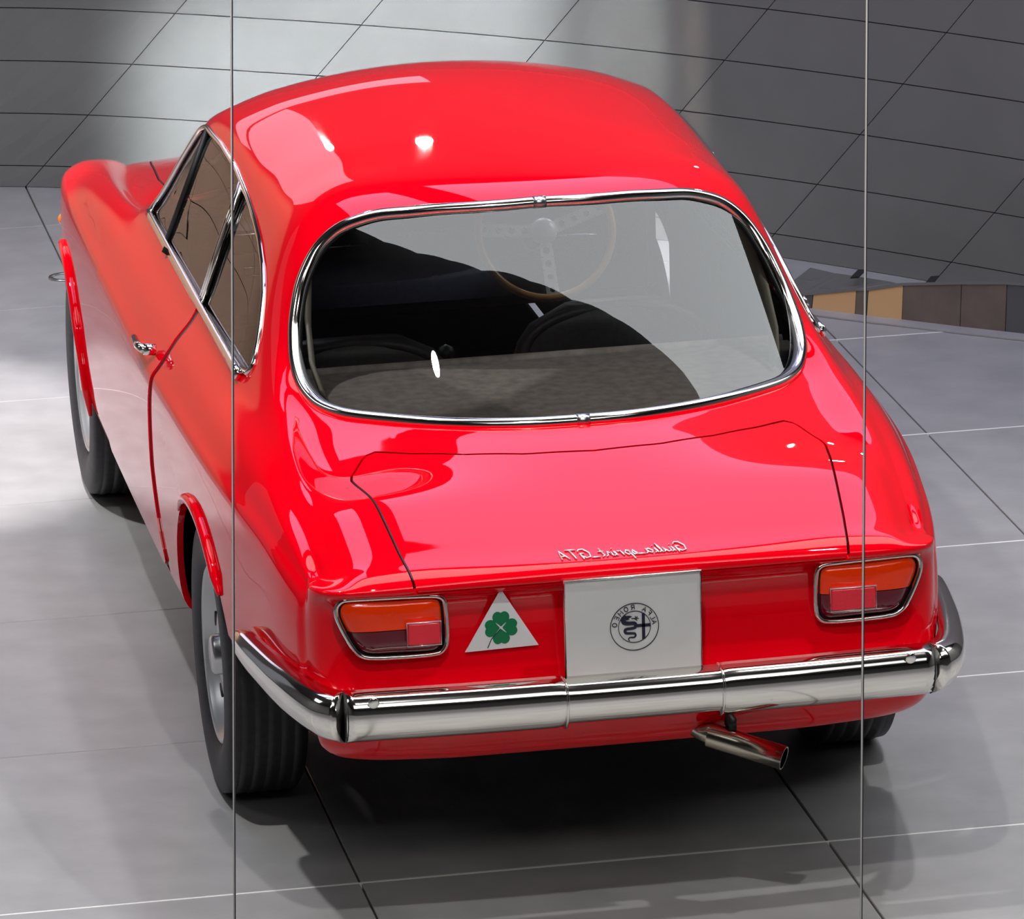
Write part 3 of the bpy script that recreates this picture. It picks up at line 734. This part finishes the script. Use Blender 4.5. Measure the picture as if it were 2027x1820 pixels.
# ------------------------------------------------------------ exhaust
ex=mesh_obj('exhaust_pipe',*join(tube([(.06,-.70,.40),(.10,-.86,.378),(.145,-.95,.362),(.175,-.985,.356)],.021,False,16),),BRASSY,car)
def holl(path,r,t,seg=20,fl=1.0):
    v1,f1=tube(path,r,False,seg,flat=fl);v2,f2=tube(path,r-t,False,seg,flat=fl)
    f1=f1[:-2]; f2=[q[::-1] for q in f2[:-2]]; n=len(v1); m=(len(path)-1)*seg
    rim=[(m+k,n+m+k,n+m+(k+1)%seg,m+(k+1)%seg) for k in range(seg)]
    return join((v1+v2,f1+[tuple(i+n for i in q) for q in f2]+rim))
mesh_obj('tail_pipe',*holl([(.150,-.975,.362),(.20,-1.005,.350),(.283,-1.055,.328)],.0245,.003),BRASSY,ex)
mesh_obj('pipe_hanger',*join(box(.185,.200,-1.0,-.90,.375,.40),tube([(.19,-.985,.352),(.19,-.95,.40)],.006)),SEAL,ex)
# ------------------------------------------------------------ nose items
for s in (-1,1):
    mesh_obj('side_indicator',*xf(revolve([(0,.016),(-.012,.014),(-.018,.006),(-.019,.0005)],20),lambda p:(s*(.706-p[0]*1.0),2.80+p[1],.600+p[2])),AMBER,car)
    hl=mesh_obj('headlamp',*xf(revolve([(0,.085),(.02,.082),(.03,.06),(.034,.02),(.034,.001)],32),lambda p:(s*.50+p[1],3.065+p[0],.54+p[2])),GLASS,car)
    mesh_obj('headlamp_rim',*tube([(s*.50+.087*math.cos(t),3.068,.54+.087*math.sin(t)) for t in np.linspace(0,2*math.pi,32,endpoint=False)],.006,True,8),CHROME,hl)
    mesh_obj('headlamp_bowl',*xf(revolve([(0,.084),(-.0,.001)],24),lambda p:(s*.50+p[1],3.062,.54+p[2])),STEEL,hl)
mesh_obj('front_bumper',*xf(sweep([(-.6,-2.98,.42),(-.5,-3.08,.42),(0,-3.11,.42),(.5,-3.08,.42),(.6,-2.98,.42)],[(a*.7,b*.7) for a,b in prof]),lambda p:(-p[0],-p[1],p[2])),CHROME,car)
mesh_obj('grille',*join(*[box(-.38,.38,3.066,3.072,.47+.022*k,.478+.022*k) for k in range(6)]),STEEL,car)
# ------------------------------------------------------------ cabin
cab=mesh_obj('cabin_floor',*box(-.58,.58,.2,1.95,.31,.37,.01),VINYL,car)
shelf=[]
xs=np.linspace(-.57,.57,25)
def shelf_y(x): return -.45+.24*(x/.5)**2*.9
V=[];F=[]
for x in xs:
    yb=min(shelf_y(x),-.20+.15); 
    V+=[(x,yb,.868),(x,-.12,.872),(x,.10,.872),(x,.125,.862),(x,.125,.80)]
for i in range(len(xs)-1):
    for k in range(4): F.append((i*5+k,i*5+5+k,i*5+6+k,i*5+1+k))
mesh_obj('parcel_shelf',V,F,CARPET,car)
mesh_obj('shelf_edge',*tube([(-.56,.115,.870),(.56,.115,.870)],.012,False,8),CARPET,car)
def padded(x0,x1,y0,y1,z0,z1,lean,r=.05,seg=7):
    # rounded upholstered slab: superellipse sections stacked along z
    V=[];F=[];n=28;rows=10
    for k in range(rows+1):
        t=k/rows; z=z0+(z1-z0)*t; sx=(x1-x0)/2*(1-.25*max(0,t-.6)**2/.16) ; sy=(y1-y0)/2*(1-.5*t*t)
        if t>.85: sx*=1-.35*((t-.85)/.15)**2; sy*=.8
        cx=(x0+x1)/2; cy=(y0+y1)/2-lean*t
        for a in range(n):
            A=2*math.pi*a/n; c,s=math.cos(A),math.sin(A)
            V.append((cx+sx*abs(c)**.5*np.sign(c),cy+sy*abs(s)**.6*np.sign(s),z))
    for k in range(rows):
        for a in range(n): F.append((k*n+a,k*n+(a+1)%n,(k+1)*n+(a+1)%n,(k+1)*n+a))
    F.append(tuple(rows*n+a for a in range(n)))
    return V,F
mesh_obj('rear_seat',*join(padded(-.52,.52,.12,.26,.40,.80,.0),padded(-.52,.52,.15,.55,.36,.50,0)),VINYL,car)
def seat(cx,w,zt):
    s=mesh_obj('front_seat',*padded(cx-w/2,cx+w/2,.66,.82,.40,zt,.10),VINYL,car)
    mesh_obj('seat_cushion',*padded(cx-w/2,cx+w/2,.80,1.28,.36,.50,0),VINYL,s)
    # rolled top edge
    P=[]
    for t in np.linspace(0,math.pi,24):
        P.append((cx+w*.46*math.cos(t),.62,zt-.13+.125*math.sin(t)**.7))
    mesh_obj('seat_piping',*tube(P,.012,False,8),VINYL,s)
seat(.295,.46,.845); seat(-.30,.46,.80)
dash=mesh_obj('dashboard',*box(-.58,.58,1.50,1.78,.62,.885,.03),VINYL,car)
mesh_obj('glovebox_frame',*tube([(-.45,1.497,.845),(-.12,1.497,.845),(-.12,1.497,.80),(-.45,1.497,.80)],.003,True,6),STEEL,dash)
mesh_obj('ashtray',*tube([(-.42,1.495,.765),(-.34,1.495,.765),(-.34,1.495,.745),(-.42,1.495,.745)],.003,True,6),STEEL,dash)
SWC=np.array([.262,1.27,.862]); SR=.160
ax=np.array([0,-.93,.37]); ax/=np.linalg.norm(ax); eu=np.array([1,0,0]); ev=np.cross(ax,eu); ev=ev if ev[2]>0 else -ev
swp=lambda a,b,d=0:tuple(SWC+eu*a+ev*b+ax*d)
sw=mesh_obj('steering_wheel',*tube([swp(SR*math.cos(t),SR*math.sin(t)) for t in np.linspace(0,2*math.pi,56,endpoint=False)],.0095,True,10),WOOD,car,label='varnished wooden rim')
for ang in (176,18,-88):
    a=math.radians(ang); ca,sa=math.cos(a),math.sin(a)
    # spoke plate with holes: build as ladder of quads round each hole
    V=[];F=[]
    r0,r1=.03,SR-.003; hw=.015; nh=4; L=(r1-r0)/nh
    for h in range(nh):
        c=r0+L*(h+.5); hr=.0088-.0008*h; n=16
        outer=[];inn=[]
        for k in range(n):
            t=2*math.pi*k/n; cx_,sy_=math.cos(t),math.sin(t)
            m=1/max(abs(cx_)/(L/2),abs(sy_)/hw); outer.append((c+cx_*m,sy_*m)); inn.append((c+hr*cx_,hr*sy_))
        b=len(V)
        for dd in (-.0015,.0015):
            for ring_ in (outer,inn):
                for p in ring_: V.append(swp(p[0]*ca-p[1]*sa,p[0]*sa+p[1]*ca,dd-.02*(1-p[0]/SR)))
        for k in range(n):
            j=(k+1)%n
            F+=[(b+k,b+j,b+n+j,b+n+k),(b+2*n+k,b+3*n+k,b+3*n+j,b+2*n+j),(b+n+k,b+n+j,b+3*n+j,b+3*n+k),(b+k,b+2*n+k,b+2*n+j,b+j)]
    mesh_obj('spoke',V,F,ALU,sw,smooth=False)
V=[];hb=[(-.03,.030),(-.018,.032),(-.008,.030),(.002,.024),(.006,.012),(.0065,.0005)]
v,f=revolve(hb,28); mesh_obj('horn_button',*xf((v,f),lambda p:swp(p[1],p[2],p[0])),ALU,sw)
mesh_obj('steering_column',*tube([swp(0,0,-.03),swp(0,-.0,-.30)],.022,False,12),SEAL,sw)
mesh_obj('indicator_stalk',*tube([swp(.02,-.01,-.04),swp(.10,-.012,-.04),swp(.13,-.014,-.04)],.003),STEEL,sw)
mesh_obj('gear_knob',*join(tube([(-.02,1.15,.42),(-.01,1.10,.62)],.006),xf(revolve([(-.02,.0005),(-.016,.012),(0,.02),(.016,.012),(.02,.0005)],16),lambda p:(p[0]-.01,1.10+p[1],.63+p[2]))),SEAL,car)
mesh_obj('rear_view_mirror',*join(box(-.085,.085,1.34,1.352,1.14,1.185,.004),tube([(0,1.35,1.18),(0,1.38,1.235)],.005)),SEAL,car)
for s in (-1,1):
    mesh_obj('inner_door_panel',*box(s*.632-.006,s*.632+.006,.25,1.6,.36,.88,.004),VINYL,car)
    mesh_obj('cowl_trim',*box(s*.60-.01,s*.60+.01,-.15,.25,.72,.89,.004),VINYL,car)

for s in (-1,1):
    P=[(s*.475,.06,1.175),(s*.508,-.0,1.12),(s*.528,-.09,1.03),(s*.532,-.16,.955),(s*.52,-.22,.905)]
    V,F=tube([(a*.93,b+.07,c-.01) for a,b,c in P],.024,False,8,flat=.25,up=(s*1.0,.4,0)); mesh_obj('pillar_lining',V,F,LINING,car,label='pale beige inner pillar lining')
# ------------------------------------------------------------ floor: dark bed, one slab per tile, joints between them
TILE=mat('grey_floor_tile',(.355,.348,.34),.42,noise=.10,bump=.10,scale=7,spec=.45)
TILE.node_tree.nodes['Principled BSDF'].inputs['Coat Weight'].default_value=.0
GROUT=mat('dark_joint',(.10,.10,.10),.8); GLEAM=mat('joint_gleam',(.85,.83,.78),.5)
TS,TPH,TOX,TOY=.980694,.00108,-.517918,-.661204
def fl(a,b,z=0):
    c,s=math.cos(TPH),math.sin(TPH); x,y=a*TS,b*TS
    return (TOX+x*c-y*s,TOY+x*s+y*c,z)
floor=mesh_obj('floor',*box(-8,8,-13.5,8,-.06,-.012),GROUT,None,smooth=False,kind='structure')
G=.0024
v,f=box(G,TS-G,G,TS-G,-.014,0,.0016); tile_me=bpy.data.meshes.new('floor_tile'); tile_me.from_pydata(v,[],f); tile_me.materials.append(TILE)
for i in range(-4,5):
    for j in range(-4,9):
        o=bpy.data.objects.new('floor_tile',tile_me); COL.objects.link(o); o.parent=floor
        x,y,_=fl(i,j); o.location=(x,y,0); o.rotation_euler=(0,0,TPH)
for j,(a,b) in {0:(-4,5),1:(0,5),2:(0,5),3:(1,5),4:(1,5)}.items():  # pale strips paint the light reflected along some row joints
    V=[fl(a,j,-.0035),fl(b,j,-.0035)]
    mesh_obj('joint_gleam_strip',*box(V[0][0],V[1][0],V[0][1]-.0036,V[0][1]+.0036,-.012,.0004),GLEAM,floor,smooth=False,label='pale strip painting light reflected along a tile joint')
# ------------------------------------------------------------ back wall: curved run of slanted panels
WALLM=mat('grey_wall_panel',(.195,.195,.183),.5,noise=.05,bump=.05,scale=5); WJ=mat('wall_joint',(.14,.14,.135),.8)
WP=np.array([(-4.5,6.3),(-3,6.15),(-1.6,6.0),(-.57,5.76),(.2,5.33),(.9,4.80),(1.5,4.21),(2.04,3.56),(2.6,2.75),(3.3,1.6)])
tt=np.linspace(0,len(WP)-1,200); wx=pchip(range(len(WP)),WP[:,0]); wy=pchip(range(len(WP)),WP[:,1])
WQ=np.stack([[float(wx(t)),float(wy(t))] for t in tt]); WS=np.r_[0,np.cumsum(np.linalg.norm(np.diff(WQ,axis=0),axis=1))]
def wall_pt(s,z,d=0):
    x=np.interp(s,WS,WQ[:,0]);y=np.interp(s,WS,WQ[:,1]); x2=np.interp(s+.01,WS,WQ[:,0]);y2=np.interp(s+.01,WS,WQ[:,1]); x1=np.interp(s-.01,WS,WQ[:,0]);y1=np.interp(s-.01,WS,WQ[:,1])
    t=np.array([x2-x1,y2-y1]); t/=np.linalg.norm(t)+1e-9; n=np.array([t[1],-t[0]])   # towards the room
    return (x+n[0]*d,y+n[1]*d,z)
V=[];F=[];ns=160;L=WS[-1]
for k in range(ns+1):
    s=L*k/ns
    V+=[wall_pt(s,0,-.02),wall_pt(s,4.6,-.02),wall_pt(s,4.6,-.14),wall_pt(s,0,-.14)]
for k in range(ns):
    for m in range(4): F.append((4*k+m,4*k+(m+1)%4,4*k+4+(m+1)%4,4*k+4+m))
wall=mesh_obj('wall_back',V,F,WJ,None,kind='structure',smooth=False)
RH=.165; SL_=.92; SP=.62; g2=.0016; Z0=.068
def wpanel(s0,z0,z1,sp):
    # parallelogram cell between two slanted joints
    nn=6;V=[];F=[]
    for k in range(nn+1):
        for d,zz in ((0,z0+g2),(0,z1-g2),(-.02,z1-g2),(-.02,z0+g2)):
            s=s0+g2+(sp-2*g2)*k/nn+zz*SL_; V.append(wall_pt(min(max(s,.01),L-.01),zz,d))
    for k in range(nn):
        for m in range(4): F.append((4*k+m,4*k+(m+1)%4,4*k+4+(m+1)%4,4*k+4+m))
    F+=[(0,1,2,3),(4*nn+3,4*nn+2,4*nn+1,4*nn)]
    return V,F
SOFF=.30
SJ=[SOFF+SP*c for c in range(-4,18)]
for r in range(-1,5):
    z0=Z0+RH*r; z1=z0+RH; z0=max(z0,0)
    for c in range(-4,16):
        s0=SJ[c+4]; SPc=SJ[c+5]-s0
        if s0+SPc+z0*SL_<.05 or s0+z0*SL_>L-.1: continue
        mesh_obj('wall_panel',*wpanel(s0,z0,z1,SPc),WALLM,wall,smooth=False)
zt=Z0+RH*5
V=[];F=[]
for k in range(ns+1):
    s=L*k/ns
    V+=[wall_pt(s,zt+g2,0),wall_pt(s,4.6,0)]
for k in range(ns): F.append((2*k,2*k+1,2*k+3,2*k+2))
mesh_obj('upper_panel',V,F,WALLM,wall)
# ------------------------------------------------------------ low platform along the wall, right of the car
PT=mat('platform_top',(.17,.165,.155),.18,coat=.4); PR=mat('platform_beige',(.70,.42,.20),.3); PB=mat('platform_brown',(.16,.125,.10),.35,noise=.15,scale=14); PG=mat('platform_grey',(.10,.10,.10),.4)
# ------------------------------------------------------------ floor ring, mirror joints
ring_=mesh_obj('floor_socket',*revolve([(0,.050),(.004,.048),(.004,.037),(.0,.036)],40,closed=True),STEEL)
ring_.rotation_euler=(0,-math.pi/2,0)
ring_.location=(-.535,4.57,.0005); top(ring_,'small pale metal ring set in the floor beside the front wheel','floor socket')

ROOM=mat('side_wall_plaster',(.30,.30,.29),.8,noise=.04); DARK=mat('dark_ceiling_paint',(.06,.06,.062),.9)
mesh_obj('wall_left',*box(-7.6,-7.5,-13.5,8,0,4.7),ROOM,None,smooth=False,kind='structure')
mesh_obj('wall_right',*box(7.5,7.6,-13.5,8,0,4.7),ROOM,None,smooth=False,kind='structure')
mesh_obj('wall_rear',*box(-7.6,7.6,-13.6,-13.5,0,4.7),ROOM,None,smooth=False,kind='structure')
mesh_obj('ceiling',*box(-7.6,7.6,-13.6,8,4.68,4.78),DARK,None,smooth=False,kind='structure')
# two thin joints between mirror panels, stood as leaning strips before the car
JM=mat('joint_edge',(.75,.72,.66),.5); JD=mat('joint_seal',(.03,.035,.07),.3)
SR_=np.array([0.9825, -0.1843, -0.0263]); SF_=np.array([0.1701, 0.9461, -0.2755])   # along and across the leaning mirror plane
for lo,hi,lab in (([-1.4803, -5.6953, 0.002],[-1.1291, -4.402, 4.66],'thin upright mirror-panel joint standing left of the rear window'),([-0.7566, -5.8254, 0.002],[-0.3581, -4.5406, 4.66],'thin upright mirror-panel joint crossing the tail lamp on the right')):
    lo,hi=np.array(lo),np.array(hi)
    def strip(o,w,dp):
        V=[]
        for P in (lo,hi):
            for s_,e in ((-1,0),(1,0),(1,1),(-1,1)): V.append(P+SR_*(o+s_*w)+SF_*(e*dp))
        return V,[(0,1,2,3),(7,6,5,4)]+[(k,(k+1)%4+0,4+(k+1)%4,4+k) for k in range(4)]
    j=mesh_obj('mirror_joint',*strip(0,.0009,.008),JM,None,smooth=False); top(j,lab,'mirror joint','joints of the mirror panels')
    mesh_obj('seal_line',*strip(.0014,.0006,.008),JD,j,smooth=False)

# unseen glowing panel, outline shaped to draw the rear window's reflection; also lights the roof
LP=mat('reflection_glow',(.9,.9,.9),.5,emit=((.93,.97,1),1.75))
PL=[(-2.55,.12),(-2.1,-.12),(-1.6,-.33),(-1.1,-.48),(-.6,-.6),(.2,-.68),(.9,-.70),(1.7,-.62),(2.5,-.5),(3.2,-.36),(4,-.25),(7.3,-.2),(7.3,1.8),(3.2,1.25),(-1.5,.95),(-2.6,.7)]
v,f=extrude_poly(PL,.05,lambda a,b,d:(a,b,4.62+d)); mesh_obj('reflection_panel',v,f,LP,bpy.data.objects['ceiling'],smooth=False,label='unseen glowing panel shaped for the rear window reflection')
# low platform
GP=[(1.376,3.699,.03),(1.428,3.614,.048),(1.448,3.596,.052),(1.549,3.502,.080),(1.576,3.477,.084),(1.659,3.407,.110),(1.793,3.287,.133),(1.898,3.2,.147),(1.97,3.14,.150),(2.2,2.93,.155)]
plat=bpy.data.objects.new('platform',None); COL.objects.link(plat); plat.location=(0,0,0); top(plat,'low glossy platform with beige and brown front panels beside the right rear wing','platform')
ms=[PG,PG,PR,PB,PR,PB,PB,PG,PG]
def lean(k): return .35
for k in range(len(GP)-1):
    (x0,y0,h0),(x1,y1,h1)=GP[k],GP[k+1]; dx,dy=x1-x0,y1-y0; l=math.hypot(dx,dy); nx,ny=-dy/l,dx/l
    if ny<0: nx,ny=-nx,-ny
    e=.0012; ux,uy=dx/l*e,dy/l*e
    sk=.012
    A=[(x0+ux,y0+uy,.002),(x1-ux,y1-uy,.002),(x1-ux+dx/l*sk*.5,y1-uy+dy/l*sk*.5,h1-.003),(x0+ux+dx/l*sk*.5,y0+uy+dy/l*sk*.5,h0-.003)]
    V=A+[(a+nx*.012,b+ny*.012,c) for a,b,c in A]
    mesh_obj('front_panel',V,[(0,1,2,3),(7,6,5,4),(0,4,5,1),(1,5,6,2),(2,6,7,3),(3,7,4,0)],ms[k],plat,smooth=False)
V=[];F=[]
for k,(x,y,h) in enumerate(GP):
    bk=.34-.25*max(0,x-1.5); bx,by_=x+bk*.5,y+bk*.95
    V+=[(x-.002,y-.003,h),(bx,by_,.012),(x-.002,y-.003,h-.008),(bx,by_,.001)]
for k in range(len(GP)-1):
    a=4*k; F+=[(a,a+4,a+5,a+1),(a+2,a+3,a+7,a+6),(a,a+2,a+6,a+4),(a+1,a+5,a+7,a+3)]
mesh_obj('platform_top',V,F,PT,plat,smooth=False)
V=[];F=[]
for k,(x,y,h) in enumerate(GP):
    V+=[(x-.02,y-.06,.001),(x,y,.001),(x-.02,y-.06,.005),(x,y,.005)]
for k in range(len(GP)-1):
    a=4*k; F+=[(a+2,a+6,a+7,a+3),(a,a+4,a+6,a+2),(a+1,a+3,a+7,a+5)]
mesh_obj('plinth_ledge',V,F,TILE,plat,smooth=False)
for x,y in ((1.62,3.75),(1.80,3.62)): mesh_obj('platform_post_reflection',*xf(box(-.012,.012,-.10,.10,0,.004),lambda p:(x+p[0]+p[1]*.35,y+p[1],.052+p[2]-p[1]*.16)),SEAL,plat,smooth=False)  # dark strips paint post reflections onto the glossy top
